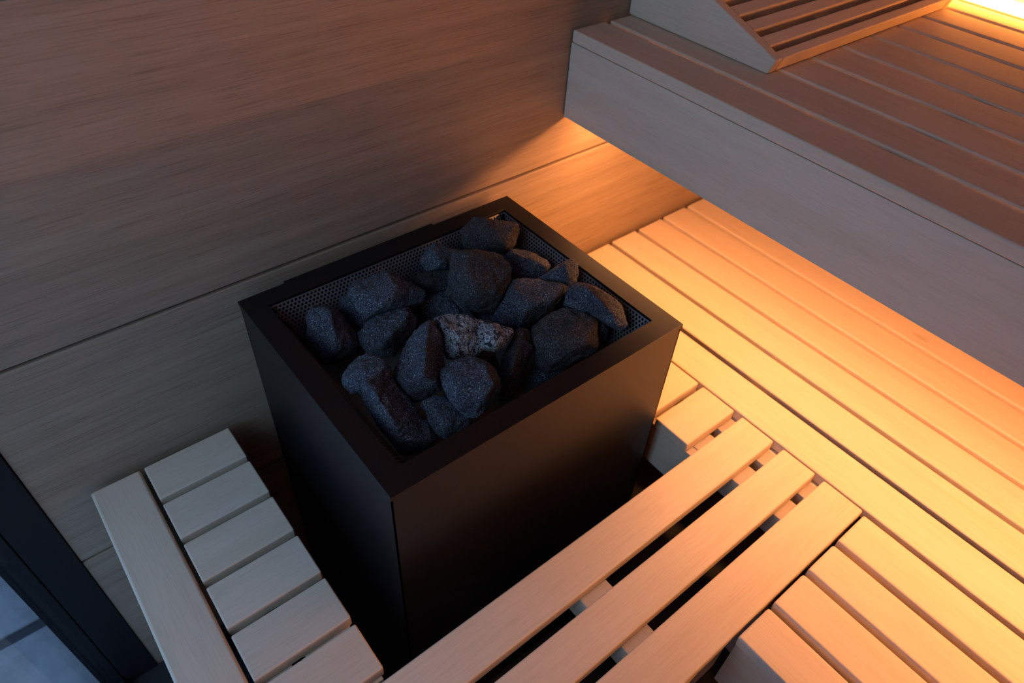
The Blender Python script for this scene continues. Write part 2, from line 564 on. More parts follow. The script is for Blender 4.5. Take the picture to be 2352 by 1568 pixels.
# guard bench to the left of the heater
gb = thing('guard_bench', 'narrow slatted guard bench of short cross boards left of the heater', 'bench', (0.02, 0.56, 0.0))
board('edge_board', (-0.0790, 0.3270, ZL - T), (-0.0105, 0.7945, ZL + 0.001), WOOD_Y, gb, 0.0045)
yy = 0.7945
for i in range(6):
    board('slat', (-0.0050, yy - 0.0683, ZL - T), (0.1242, yy, ZL), WOOD_X, gb, 0.0026)
    yy -= 0.0785
board('joist', (-0.074, 0.330, ZJ - 0.045), (-0.018, 0.790, ZJ), WOOD_Y, gb, 0.0015)
board('joist', (-0.0035, 0.330, ZJ - 0.045), (0.0400, 0.790, ZJ), WOOD_Y, gb, 0.0015)
board('joist', (0.0572, 0.330, ZJ - 0.045), (0.1205, 0.790, ZJ), WOOD_Y, gb, 0.0015)
board('light_block_board', (-0.0735, 0.332, 0.06), (-0.0615, 0.788, ZJ - 0.0455), WOOD_Y, gb, 0.001)  # unseen board added to block light and darken the gap by the heater
for y in (0.34, 0.74):
    for x in (-0.06, 0.075):
        board('leg', (x, y, 0.0), (x + 0.04, y + 0.04, ZJ - 0.0455), WOOD_Z, gb, 0.002)

# ------------------------------------------------------------------ heater
HX0, HX1, HY0, HY1 = 0.1868, 0.6547, 0.3884, 0.7792
BW = 0.0305
hx = thing('sauna_heater', 'square black metal sauna heater filled with dark stones', 'heater', ((HX0 + HX1) / 2, (HY0 + HY1) / 2, 0.0))
e = 0.0012
bm = bmesh.new()
zc = RIM - 0.0075
for lo, hi in (((HX0 + e, HY0 + e, 0.012), (HX1 - e, HY0 + e + 0.002, zc)),
               ((HX0 + e, HY1 - e - 0.002, 0.012), (HX1 - e, HY1 - e, zc)),
               ((HX0 + e, HY0 + e, 0.012), (HX0 + e + 0.002, HY1 - e, zc)),
               ((HX1 - e - 0.002, HY0 + e, 0.012), (HX1 - e, HY1 - e, zc)),
               ((HX0 + 0.004, HY0 + 0.004, 0.012), (HX1 - 0.004, HY1 - 0.004, 0.014))):
    bm_box(bm, lo, hi)
obj('casing', bm, BLACK, hx)
for x in (HX0 + 0.03, HX1 - 0.07):
    for y in (HY0 + 0.03, HY1 - 0.07):
        box('foot', (x, y, 0.0), (x + 0.04, y + 0.04, 0.012), BLACK, hx)
# rim: one mitred frame with a folded lip
bm = bmesh.new()
def ring(x0, x1, y0, y1, z):
    return [bm.verts.new(c) for c in ((x0, y0, z), (x1, y0, z), (x1, y1, z), (x0, y1, z))]
IX0, IX1, IY0, IY1 = HX0 + BW, HX1 - BW, HY0 + BW, HY1 - BW
rings = [ring(HX0, HX1, HY0, HY1, RIM - 0.007), ring(HX0, HX1, HY0, HY1, RIM - 0.0006), ring(HX0 + 0.0006, HX1 - 0.0006, HY0 + 0.0006, HY1 - 0.0006, RIM),
         ring(IX0 - 0.0005, IX1 + 0.0005, IY0 - 0.0005, IY1 + 0.0005, RIM), ring(IX0, IX1, IY0, IY1, RIM - 0.0006), ring(IX0, IX1, IY0, IY1, RIM - 0.0045),
         ring(IX0 - 0.001, IX1 + 0.001, IY0 - 0.001, IY1 + 0.001, RIM - 0.0045), ring(HX0 + 0.001, HX1 - 0.001, HY0 + 0.001, HY1 - 0.001, RIM - 0.007)]
for a, b_ in zip(rings, rings[1:] + rings[:1]):
    for i in range(4):
        j = (i + 1) % 4
        bm.faces.new((a[i], a[j], b_[j], b_[i]))
bmesh.ops.recalc_face_normals(bm, faces=bm.faces)
obj('rim', bm, BLACK, hx)
bm = bmesh.new()
bm_box(bm, (0.2553, HY1 - 0.004, RIM - 0.02), (0.5065, HY1 + 0.0050, RIM - 0.0002), 0.0008, 1)
obj('mounting_bracket', bm, BLACK, hx)

# perforated lining that slopes inwards like a hopper
DEPTH, TILT = 0.108, 0.42
PIT, HOLE, TH = 0.0059, 0.00195, 0.0008
def perforated(origin, u, down, inward, length):
    """sheet with staggered round holes; u along the edge, down the slope, inward its normal"""
    bm = bmesh.new()
    slope_len = DEPTH * math.sqrt(1 + TILT * TILT)
    ct = TILT / math.sqrt(1 + TILT * TILT)
    rowh = PIT * math.sqrt(3) / 2
    rows = int(slope_len / rowh)
    R6 = PIT / math.sqrt(3)
    outer, inner = [], []
    for k in range(12):
        a = math.radians(30 * k + 30)
        rad = R6 if k % 2 == 0 else PIT / 2
        outer.append((math.cos(a) * rad, math.sin(a) * rad))
        inner.append((math.cos(a) * HOLE, math.sin(a) * HOLE))
    def P(a, b, d):
        return origin + u * a + down * b + inward * d
    for r in range(rows):
        b0 = rowh * (r + 0.75)
        trim = b0 * ct + PIT * 0.25
        n = int(length / PIT) + 1
        for c in range(n):
            a0 = PIT * (c + 0.5 + (0.5 if r % 2 else 0.0))
            if a0 < trim + PIT * 0.3 or a0 > length - trim - PIT * 0.3:
                continue
            f0 = [bm.verts.new(P(a0 + x, b0 + y, 0)) for x, y in outer]
            f1 = [bm.verts.new(P(a0 + x, b0 + y, 0)) for x, y in inner]
            f2 = [bm.verts.new(P(a0 + x, b0 + y, -TH)) for x, y in inner]
            for k in range(12):
                j = (k + 1) % 12
                bm.faces.new((f0[k], f0[j], f1[j], f1[k]))
                bm.faces.new((f1[k], f1[j], f2[j], f2[k]))
    # upper margin strip
    v = [bm.verts.new(P(a, b, 0)) for a, b in ((0, -0.001), (length, -0.001), (length - 0.0005, rowh * 0.42), (0.0005, rowh * 0.42))]
    bm.faces.new(v)
    bmesh.ops.remove_doubles(bm, verts=bm.verts, dist=0.00002)
    bmesh.ops.recalc_face_normals(bm, faces=bm.faces)
    return obj('perforated_panel', bm, PERF, hx)
q = math.sqrt(1 + TILT * TILT)
zt = RIM - 0.0046
perforated(Vector((IX0, IY1, zt)), Vector((1, 0, 0)), Vector((0, -TILT, -1)) / q, Vector((0, -1, TILT)) / q, IX1 - IX0)
perforated(Vector((IX0, IY0, zt)), Vector((1, 0, 0)), Vector((0, TILT, -1)) / q, Vector((0, 1, TILT)) / q, IX1 - IX0)
perforated(Vector((IX1, IY0, zt)), Vector((0, 1, 0)), Vector((-TILT, 0, -1)) / q, Vector((-1, 0, TILT)) / q, IY1 - IY0)
perforated(Vector((IX0, IY0, zt)), Vector((0, 1, 0)), Vector((TILT, 0, -1)) / q, Vector((1, 0, TILT)) / q, IY1 - IY0)
d = DEPTH * TILT
box('tray_floor', (IX0 + d - 0.006, IY0 + d - 0.006, zt - DEPTH - 0.002), (IX1 - d + 0.006, IY1 - d + 0.006, zt - DEPTH), TRAY, hx)
bm = bmesh.new()        # dark jacket behind the perforated sheets
o1 = 0.012
a = [bm.verts.new(c) for c in ((IX0 - o1, IY0 - o1, zt - 0.003), (IX1 + o1, IY0 - o1, zt - 0.003), (IX1 + o1, IY1 + o1, zt - 0.003), (IX0 - o1, IY1 + o1, zt - 0.003))]
b_ = [bm.verts.new(c) for c in ((IX0 + d - o1, IY0 + d - o1, zt - DEPTH - 0.006), (IX1 - d + o1, IY0 + d - o1, zt - DEPTH - 0.006), (IX1 - d + o1, IY1 - d + o1, zt - DEPTH - 0.006), (IX0 + d - o1, IY1 - d + o1, zt - DEPTH - 0.006))]
for i in range(4):
    j = (i + 1) % 4
    bm.faces.new((a[i], a[j], b_[j], b_[i]))
bm.faces.new(b_)
obj('inner_jacket', bm, DARKIN, hx)

# ------------------------------------------------------------------ stones: hull points in tenths of a millimetre about each base point
STONES = {
  'left': ((0.2729, 0.6882, 0.7033), [[(-196,213,704),(-102,343,502),(-1,363,319),(-70,237,764),(9,412,557),(62,407,372),(115,160,748),(155,275,571),(162,334,339),(191,98,681),(245,259,497),(218,307,337),(254,-188,472),(305,14,284),(280,180,157),(229,-326,343),(283,-106,163),(239,77,114),(131,-356,239),(187,-113,78),(194,53,31),(-61,-311,222),(13,-116,59),(81,101,0),(-216,-212,242),(-125,-20,96),(-20,133,69),(-297,-77,364),(-220,68,230),(-38,238,116),(-305,64,505),(-207,225,330),(-47,324,169),(14,-75,877),(-79,-303,809),(-120,-412,562),(-235,-76,656)]]),
  'pointed': ((0.361, 0.6896, 0.7329), [[(-385,271,519),(-271,361,387),(-95,379,253),(-272,265,563),(-181,369,430),(-13,394,257),(-24,138,587),(52,241,437),(127,319,283),(130,125,649),(182,228,503),(202,278,335),(196,78,602),(266,222,446),(262,284,289),(230,-36,552),(295,136,370),(279,206,268),(304,-100,456),(351,43,321),(291,144,230),(465,-246,429),(469,-87,305),(430,58,204),(474,-321,388),(472,-148,269),(429,28,168),(361,-348,275),(398,-137,138),(335,15,117),(250,-347,232),(283,-172,138),(282,7,84),(-44,-254,167),(34,-98,67),(102,52,34),(-373,-89,121),(-276,42,22),(-109,163,0),(-473,74,259),(-354,177,166),(-133,256,106),(-474,217,360),(-375,321,249),(-110,311,176),(83,-42,716),(43,-316,700),(-202,-394,648),(-366,-338,490),(-402,25,601)]]),
  'wedged': ((0.322, 0.7077, 0.7111), [[(-181,48,480),(-89,190,317),(2,165,176),(-106,108,595),(-16,260,401),(56,190,234),(24,149,622),(97,274,436),(130,200,260),(71,-232,322),(151,-3,132),(181,105,34),(60,-274,251),(140,-62,76),(165,94,6),(-46,-233,226),(37,-40,69),(103,91,0),(-85,-100,307),(6,88,144),(65,116,58),(-53,-143,611)]]),
  'midleft': ((0.341, 0.6493, 0.7052), [[(-377,159,432),(-287,276,298),(-111,350,164),(-201,173,533),(-92,299,356),(16,349,220),(-8,194,586),(42,260,464),(103,326,309),(109,174,629),(166,286,452),(195,346,294),(305,56,639),(347,167,504),(302,255,313),(361,3,591),(397,122,452),(318,204,300),(362,-137,521),(405,21,358),(359,158,223),(322,-181,451),(366,-2,282),(303,112,205),(183,-193,319),(223,-80,220),(224,106,126),(-76,-245,142),(-9,-105,61),(87,103,0),(-222,-199,164),(-110,-21,43),(-13,113,2),(-386,-69,181),(-281,85,39),(-65,210,34),(-405,53,305),(-269,205,152),(-95,277,90),(217,-192,717),(-132,-350,668),(-301,-321,531),(-231,-54,663)]]),
  'tall': ((0.3219, 0.5376, 0.735), [[(350,296,819),(390,379,675),(315,363,403),(406,232,783),(445,339,596),(364,328,436),(391,98,665),(421,201,510),(365,263,345),(301,-66,497),(344,77,332),(304,181,224),(155,-247,218),(205,-119,115),(210,42,96),(133,-297,169),(191,-147,61),(205,47,55),(-78,-251,109),(-10,-128,23),(92,78,32),(-274,-197,81),(-191,-84,0),(-16,94,38),(-380,-63,114),(-252,67,19),(-84,166,31),(-445,59,210),(-346,148,120),(-111,252,62),(-309,128,347),(-215,225,227),(-46,262,172),(-117,208,520),(-29,330,357),(64,347,240),(116,302,659),(164,363,507),(191,371,342),(265,322,752),(317,416,589),(266,370,372),(266,153,893),(5,-141,857),(-202,-416,749),(-431,-133,417),(35,-380,369)]]),
  'pale': ((0.4089, 0.5421, 0.7496), [[(-378,345,551),(-278,439,393),(-181,421,244),(-185,264,586),(-109,348,426),(-53,383,255),(-94,149,593),(-29,246,424),(15,326,225),(83,-23,518),(122,85,376),(102,187,228),(-20,-272,281),(23,-121,168),(46,67,56),(-84,-226,264),(-1,-59,112),(-6,68,73),(-204,-235,221),(-90,-68,44),(-55,77,9),(-319,-163,191),(-225,-25,83),(-117,149,0),(-388,-115,145),(-310,-14,52),(-178,143,13),(-460,-30,166),(-339,98,49),(-225,192,3),(-420,82,285),(-317,182,166),(-200,239,99),(-417,175,431),(-312,267,288),(-161,332,119),(-402,302,528),(-292,418,357),(-179,410,203),(-416,76,664),(-303,-153,583),(-440,-199,381)],[(57,-1,515),(151,99,367),(251,99,211),(201,-122,521),(280,-23,373),(339,30,195),(361,-319,475),(405,-208,338),(433,-97,201),(375,-378,442),(460,-229,270),(427,-118,169),(302,-401,374),(382,-240,210),(395,-104,108),(199,-426,309),(300,-258,147),(334,-158,91),(82,-365,256),(185,-226,117),(278,-96,54),(36,-292,257),(140,-164,116),(223,-85,68),(-74,-212,264),(26,-102,137),(189,-27,73),(-52,-55,405),(60,34,265),(175,75,152),(75,-311,572),(17,-439,468)]]),
  'domed': ((0.3594, 0.4767, 0.729), [[(-253,291,615),(-148,380,435),(-19,393,242),(-125,284,659),(-25,394,466),(66,365,251),(40,244,677),(127,353,488),(151,341,293),(128,182,700),(211,299,481),(181,277,318),(231,56,656),(285,162,475),(253,215,296),(275,-104,601),(326,46,384),(314,142,236),(268,-197,536),(358,-44,331),(270,68,223),(220,-264,409),(279,-128,252),(233,62,131),(64,-340,328),(134,-194,184),(175,27,60),(-1,-319,256),(70,-197,128),(123,15,49),(-127,-318,241),(-6,-132,52),(66,22,0),(-174,-300,209),(-63,-140,38),(22,14,10),(-298,-224,206),(-155,-49,43),(-63,51,5),(-341,-127,212),(-222,1,75),(-93,105,24),(-322,-73,271),(-203,48,133),(-50,144,80),(-330,72,396),(-236,172,251),(-83,228,140),(-305,189,443),(-208,244,323),(-35,301,142),(-280,270,539),(-183,365,376),(-31,323,214),(106,-104,816),(48,-348,717),(-146,-394,579),(-210,-393,363),(-315,-21,758),(-358,-265,521)]]),
  'lowfront': ((0.3221, 0.4777, 0.7055), [[(-222,203,522),(-145,292,368),(0,297,150),(-125,171,569),(-43,276,390),(48,291,184),(39,124,557),(107,219,355),(131,241,184),(57,-37,516),(125,75,342),(134,145,178),(103,-159,432),(179,-3,219),(173,83,125),(237,-266,373),(257,-147,245),(274,18,75),(69,-297,295),(123,-194,169),(163,-3,30),(-121,-238,249),(-54,-133,124),(35,33,46),(-196,-223,237),(-102,-88,81),(9,62,0),(-247,-91,280),(-175,-3,165),(-30,111,63),(-274,54,410),(-180,152,252),(-50,210,111),(-211,-48,632),(-195,-258,529)]]),
  'elbow': ((0.2651, 0.5254, 0.6987), [[(-359,435,836),(-261,574,650),(-113,588,573),(-200,525,930),(-138,582,809),(-24,644,612),(-118,513,969),(-57,617,816),(12,617,649),(19,480,998),(58,559,856),(89,615,664),(189,362,995),(215,465,843),(179,565,633),(291,263,930),(299,365,799),(237,498,621),(276,216,876),(308,362,703),(233,452,615),(159,139,788),(200,280,637),(171,402,563),(76,75,715),(119,198,591),(111,395,521),(-155,156,698),(-85,292,565),(-13,425,497),(-241,216,708),(-161,353,558),(-59,485,461),(-339,283,729),(-240,417,579),(-115,509,507),(-362,363,743),(-265,467,617),(-105,562,509),(-201,221,1114),(-227,12,1081),(51,111,1089)],[(-205,387,843),(-143,456,693),(-11,355,405),(138,140,818),(205,267,598),(196,190,326),(172,-89,598),(215,13,435),(196,33,274),(303,-331,478),(338,-216,338),(282,-87,194),(311,-503,328),(362,-352,162),(279,-177,110),(292,-628,267),(340,-435,91),(292,-277,64),(243,-628,219),(268,-450,99),(263,-280,32),(45,-571,158),(107,-424,11),(142,-193,0),(-89,-530,132),(-41,-430,39),(62,-187,26),(-146,-477,180),(-77,-349,80),(29,-162,1),(-184,-293,304),(-103,-167,165),(-8,-78,105),(-234,-137,422),(-146,-49,292),(-34,31,160),(-239,17,551),(-142,114,370),(-6,113,210),(-225,144,676),(-154,240,515),(-22,219,296),(-216,-134,1005),(-208,-438,873),(-201,-568,663),(-25,-644,491)],[(-213,455,906),(-135,534,734),(-45,554,557),(131,272,888),(169,383,704),(147,427,535),(142,33,693),(183,167,542),(159,281,448),(130,-137,531),(174,8,395),(165,169,338),(-157,-30,546),(-86,110,420),(-7,262,356),(-199,147,679),(-124,267,532),(-24,373,409),(-247,261,744),(-164,396,563),(-47,440,439),(-252,16,1110),(-213,-192,1032)]]),
  'topblock': ((0.4841, 0.6313, 0.7356), [[(-191,357,829),(-18,482,583),(85,387,408),(-32,269,797),(84,361,596),(161,366,420),(52,175,829),(166,314,654),(225,322,399),(311,-8,798),(359,99,638),(371,204,434),(327,-113,773),(421,86,529),(396,185,358),(386,-182,703),(472,-38,549),(414,134,330),(367,-283,643),(461,-76,438),(419,75,298),(329,-317,492),(406,-141,338),(358,23,249),(230,-359,429),(292,-196,310),(308,17,202),(146,-444,276),(263,-248,121),(284,-54,91),(58,-440,194),(160,-280,70),(217,-68,53),(-36,-389,148),(93,-205,0),(174,-10,5),(-180,-320,154),(-31,-125,1),(96,50,15),(-306,-187,141),(-172,-47,56),(47,138,34),(-369,-123,184),(-238,10,78),(-2,157,62),(-472,116,316),(-314,225,200),(-64,301,113),(-431,153,455),(-301,271,321),(-48,345,177),(-333,213,554),(-202,328,407),(17,330,259),(-274,274,677),(-128,407,495),(53,423,303),(-180,25,958),(-381,-285,891),(-348,-413,705),(-38,-482,573),(-417,3,716)]]),
  'backleft': ((0.4694, 0.7114, 0.745), [[(-224,90,373),(-92,264,204),(25,239,102),(-128,90,484),(0,261,302),(101,261,153),(-4,76,519),(81,203,380),(146,285,212),(101,-9,511),(160,111,375),(241,273,182),(166,-119,470),(255,83,280),(258,183,178),(199,-159,400),(284,5,255),(248,150,146),(78,-262,274),(189,-46,108),(207,108,50),(-79,-157,204),(29,20,82),(97,150,45),(-252,-113,188),(-137,48,58),(34,199,7),(-284,-35,234),(-149,137,89),(8,196,0),(-277,39,322),(-163,175,195),(-1,235,93),(-146,-146,559),(-152,-285,446)]]),
  'greenish': ((0.4455, 0.6939, 0.7296), [[(-286,114,343),(-168,237,200),(-57,287,101),(-166,60,422),(-58,195,261),(24,243,143),(48,-21,425),(135,129,266),(163,217,137),(229,-142,421),(286,-7,287),(281,151,125),(79,-287,233),(142,-119,113),(186,85,0),(-78,-196,188),(8,-52,66),(75,99,7),(-199,-91,208),(-113,23,115),(14,173,10),(-268,31,267),(-144,175,121),(-51,223,63),(-169,-171,413)]]),
  'slab': ((0.4433, 0.6589, 0.6921), [[(-360,197,317),(-238,339,154),(-75,343,79),(-217,207,435),(-106,329,275),(42,358,116),(-9,188,548),(71,282,384),(140,327,192),(108,107,582),(185,231,411),(230,321,212),(193,-161,377),(279,1,213),(267,169,78),(292,-358,268),(360,-161,109),(305,54,36),(168,-261,210),(236,-94,80),(244,108,0),(36,-155,220),(119,3,89),(148,120,46),(-208,-55,221),(-98,92,77),(21,192,25),(-353,74,255),(-216,211,108),(-67,286,25),(-131,-67,562),(28,-231,426)]]),
  'corner': ((0.5647, 0.7064, 0.7412), [[(-366,247,519),(-181,366,325),(36,303,174),(-252,245,596),(-100,366,434),(103,325,226),(-148,239,630),(-7,393,465),(169,331,241),(-114,153,666),(59,338,453),(189,341,264),(-77,101,633),(67,264,454),(190,341,263),(120,-50,618),(253,138,433),(303,289,239),(269,-143,604),(358,33,437),(398,240,233),(318,-246,612),(423,-55,441),(442,157,258),(312,-271,482),(394,-60,320),(414,175,163),(221,-331,342),(295,-146,229),(368,102,97),(101,-337,279),(227,-118,135),(298,114,55),(-19,-307,237),(168,-38,42),(249,150,0),(-99,-168,221),(33,6,102),(154,177,42),(-279,-24,242),(-98,160,104),(87,240,25),(-442,63,282),(-225,267,88),(30,251,49),(-424,167,386),(-209,305,179),(25,281,121),(-412,-6,613),(-187,-283,692),(210,-296,653),(-26,-393,479)]]),
  'bluish': ((0.5814, 0.6357, 0.7304), [[(-263,202,483),(-98,354,302),(62,289,188),(-176,191,558),(-17,333,375),(129,343,202),(28,10,524),(153,143,369),(230,216,193),(103,-111,485),(202,6,357),(252,136,184),(178,-238,474),(267,-97,334),(272,72,173),(191,-312,415),(298,-126,250),(249,64,117),(157,-350,347),(263,-207,216),(235,29,84),(0,-304,230),(146,-117,75),(210,61,25),(-138,-226,183),(-3,-76,70),(142,90,7),(-297,-62,208),(-129,88,66),(38,187,0),(-298,98,373),(-128,242,206),(26,278,115),(-254,40,606),(-97,-240,565),(30,-354,481)]]),
  'tawny': ((0.5873, 0.5675, 0.7565), [[(-304,183,188),(-189,250,96),(16,240,35),(-198,149,266),(-90,225,164),(79,220,76),(91,36,418),(200,139,287),(228,155,170),(187,-12,461),(267,76,334),(293,139,181),(220,-78,416),(304,18,298),(304,80,190),(170,-173,283),(221,-88,203),(261,23,109),(110,-229,226),(190,-129,134),(241,8,60),(64,-195,168),(146,-89,87),(200,12,43),(-3,-208,134),(94,-100,47),(181,21,0),(-142,-57,131),(-21,41,35),(88,95,16),(-24,-89,504),(-85,-250,395)]]),
  'anvil': ((0.5321, 0.568, 0.7163), [[(-177,303,615),(-45,390,445),(67,338,290),(-98,267,675),(31,373,495),(111,350,332),(58,190,684),(161,285,501),(193,289,339),(244,-47,692),(296,61,525),(302,153,349),(425,-165,684),(462,-33,513),(438,83,352),(486,-252,649),(560,-118,492),(400,48,310),(455,-300,632),(519,-142,456),(436,-5,324),(338,-294,554),(401,-122,378),(368,-6,280),(210,-290,459),(307,-109,283),(274,41,198),(74,-274,308),(161,-128,191),(201,31,126),(-72,-259,237),(55,-95,107),(138,52,61),(-198,-244,140),(-80,-114,16),(41,38,67),(-268,-140,143),(-142,-16,32),(-14,85,29),(-360,-104,122),(-250,-11,45),(-35,135,0),(-465,30,164),(-349,117,74),(-100,199,44),(-560,189,224),(-422,285,105),(-164,294,72),(-513,231,287),(-372,310,177),(-108,318,103),(-382,191,382),(-255,279,260),(-87,304,170),(-274,223,489),(-124,325,324),(-9,314,237),(310,-274,769),(86,-390,741),(-286,-347,732),(-394,-326,664),(-416,-283,394),(-246,110,696)]]),
  'ledge': ((0.5808, 0.4841, 0.7525), [[(-177,392,488),(-54,447,357),(92,334,222),(-95,388,528),(27,443,389),(142,330,235),(-2,271,564),(101,325,431),(199,286,247),(60,174,545),(155,239,422),(239,240,232),(103,49,484),(214,138,331),(266,176,205),(207,-140,396),(274,-70,308),(302,52,174),(213,-244,363),(305,-144,246),(317,-26,162),(191,-319,276),(293,-197,152),(316,-35,83),(202,-424,217),(276,-298,126),(303,-87,67),(184,-447,154),(260,-309,71),(305,-107,17),(97,-435,100),(185,-330,15),(238,-150,0),(47,-358,135),(158,-235,28),(229,-63,6),(-22,-172,198),(85,-75,97),(189,43,42),(-144,15,230),(-9,112,104),(87,140,77),(-317,282,265),(-178,313,174),(22,306,82),(-245,369,417),(-98,445,271),(48,389,170),(-245,305,544),(-193,54,695),(-169,-180,625),(-74,-319,482)]]),
  'shouldered': ((0.5264, 0.4848, 0.7038), [[(-364,329,549),(-214,425,381),(-18,395,246),(-276,318,600),(-124,429,414),(1,371,308),(-148,346,682),(-49,385,540),(64,406,372),(-86,296,736),(47,389,537),(115,358,368),(24,227,786),(148,331,570),(194,348,395),(157,219,818),(215,279,645),(251,321,443),(228,143,811),(311,246,606),(307,288,430),(391,-65,789),(435,37,631),(389,168,400),(393,-172,722),(471,-39,545),(410,103,366),(253,-377,520),(358,-229,353),(297,-11,259),(204,-391,434),(272,-234,305),(275,-37,216),(12,-329,360),(113,-167,233),(175,-8,156),(-163,-218,303),(-25,-63,169),(64,62,127),(-283,-138,225),(-162,-27,153),(22,138,91),(-383,-155,194),(-246,-34,71),(-52,112,82),(-433,-122,121),(-263,17,0),(-95,125,13),(-468,18,223),(-310,133,94),(-138,204,71),(-403,184,417),(-253,302,247),(-66,316,183),(-405,255,480),(-219,358,299),(-43,352,213),(-434,158,663),(-388,-205,829),(-46,-429,812),(229,-256,796),(-471,-257,490)]]),
  'gray': ((0.5861, 0.4763, 0.7178), [[(-45,88,453),(48,139,328),(162,174,155),(50,-23,476),(163,71,318),(183,111,199),(67,-105,420),(181,-4,271),(161,73,145),(31,-140,339),(134,-50,215),(153,38,126),(-90,-174,220),(21,-80,106),(115,15,49),(-183,-166,164),(-40,-53,36),(60,22,0),(-164,-31,295),(-10,76,138),(69,107,87),(-83,-137,500)]]),
  'long': ((0.4525, 0.5066, 0.6824), [[(139,164,852),(262,292,615),(287,296,433),(216,185,865),(321,300,659),(348,326,438),(291,108,883),(380,218,694),(393,280,438),(308,60,837),(401,176,652),(372,222,437),(256,-27,786),(369,111,585),(372,194,390),(241,-96,750),(334,39,553),(375,157,363),(114,-152,602),(240,9,393),(281,122,273),(36,-209,510),(164,-47,320),(234,95,225),(-86,-231,372),(26,-103,221),(166,76,134),(-195,-270,276),(-73,-136,131),(112,63,105),(-341,-315,205),(-196,-166,61),(6,20,23),(-401,-270,163),(-252,-131,48),(-53,30,0),(-311,-129,288),(-183,-29,208),(29,113,141),(-155,66,532),(-27,163,382),(93,227,267),(-53,71,662),(54,163,501),(180,248,314),(40,90,743),(160,210,542),(226,250,379),(73,-13,936),(-161,-212,901),(-307,-309,771),(-222,-326,549)]]),
  'shadowed': ((0.4384, 0.5432, 0.6852), [[(-150,138,422),(-45,246,255),(43,244,132),(16,54,436),(100,151,273),(145,195,146),(73,-33,413),(150,70,263),(161,122,139),(53,-113,317),(135,5,165),(168,101,55),(35,-211,233),(115,-81,96),(149,46,23),(-35,-246,165),(37,-141,57),(102,5,1),(-133,-132,183),(-37,-18,51),(51,73,0),(-168,6,263),(-75,108,126),(39,168,27),(-110,-130,447)]]),
  'rimchip': ((0.4948, 0.4828, 0.6765), [[(-263,78,246),(-138,158,109),(-18,183,35),(-87,89,350),(-15,139,245),(85,189,101),(135,-68,408),(209,28,254),(191,80,150),(197,-189,367),(263,-84,224),(236,38,99),(-11,-163,260),(58,-80,158),(126,37,54),(-242,-21,158),(-151,37,84),(-15,120,0),(-144,-111,406)]]),
  'gapfill': ((0.4962, 0.6422, 0.6771), [[(-230,130,287),(-120,227,150),(-13,225,68),(-2,14,343),(64,97,224),(107,146,111),(154,-135,316),(230,-12,178),(193,75,84),(105,-227,176),(162,-133,84),(176,36,0),(-77,-147,159),(21,-17,27),(73,67,1),(-211,8,187),(-109,97,83),(-7,155,12),(-109,-129,333)]]),
}
LABELS = {
  'left': ('dark stone at the left edge, its left face lit, beside the perforated lining', ROCK),
  'pointed': ('peaked grey stone near the back left of the heater, with a sharp ridge', ROCK),
  'wedged': ('small stone wedged below the peaked grey stone near the left lining', ROCK),
  'midleft': ('rounded dark stone between the left edge stone and the pale speckled stone', ROCK),
  'tall': ('tall dark stone with a keel-like ridge, left of the pale speckled stone', ROCK),
  'pale': ('pale grey speckled stone in the middle, the lightest of all the stones', ROCK_P),
  'domed': ('broad flat-faced stone in front of the pale speckled stone, reddish right flank', ROCK),
  'lowfront': ('small rough stone touching the front rim, below the broad flat-faced stone', ROCK),
  'elbow': ('longest elbow-shaped stone lying along the front left corner of the heater', ROCK),
  'topblock': ('large blocky stone topping the pile, half bluish and half dark brown', ROCK_B),
  'backleft': ('small rounded stone against the back lining, left of the large blocky stone', ROCK),
  'greenish': ('dull greenish stone low in the pile, under the small rounded back stone', ROCK_G),
  'slab': ('sloping dark stone just behind the pale speckled stone', ROCK),
  'corner': ('rounded brownish stone in the far back corner of the heater', ROCK_B),
  'bluish': ('smooth bluish stone beside the right lining, below the far corner stone', ROCK),
  'tawny': ('small pointed stone at the right lining with a tawny lit tip', ROCK),
  'anvil': ('wide anvil-shaped stone right of the large blocky stone', ROCK),
  'ledge': ('long dark stone along the right lining with a warm lit top edge', ROCK),
  'shouldered': ('bulky brownish stone by the front rim at the right of the pile', ROCK_B),
  'gray': ('small grey stone tucked right of the bulky brownish stone', ROCK),
  'long': ('slender upright stone between the pale speckled and bulky brownish stones', ROCK_B),
  'shadowed': ('small shadowed stone peeping out under the pale speckled stone', ROCK),
  'rimchip': ('flat chip of stone beneath the bulky brownish stone at the front rim', ROCK),
  'gapfill': ('dark stone deep in the gap below the large blocky stone', ROCK),
}

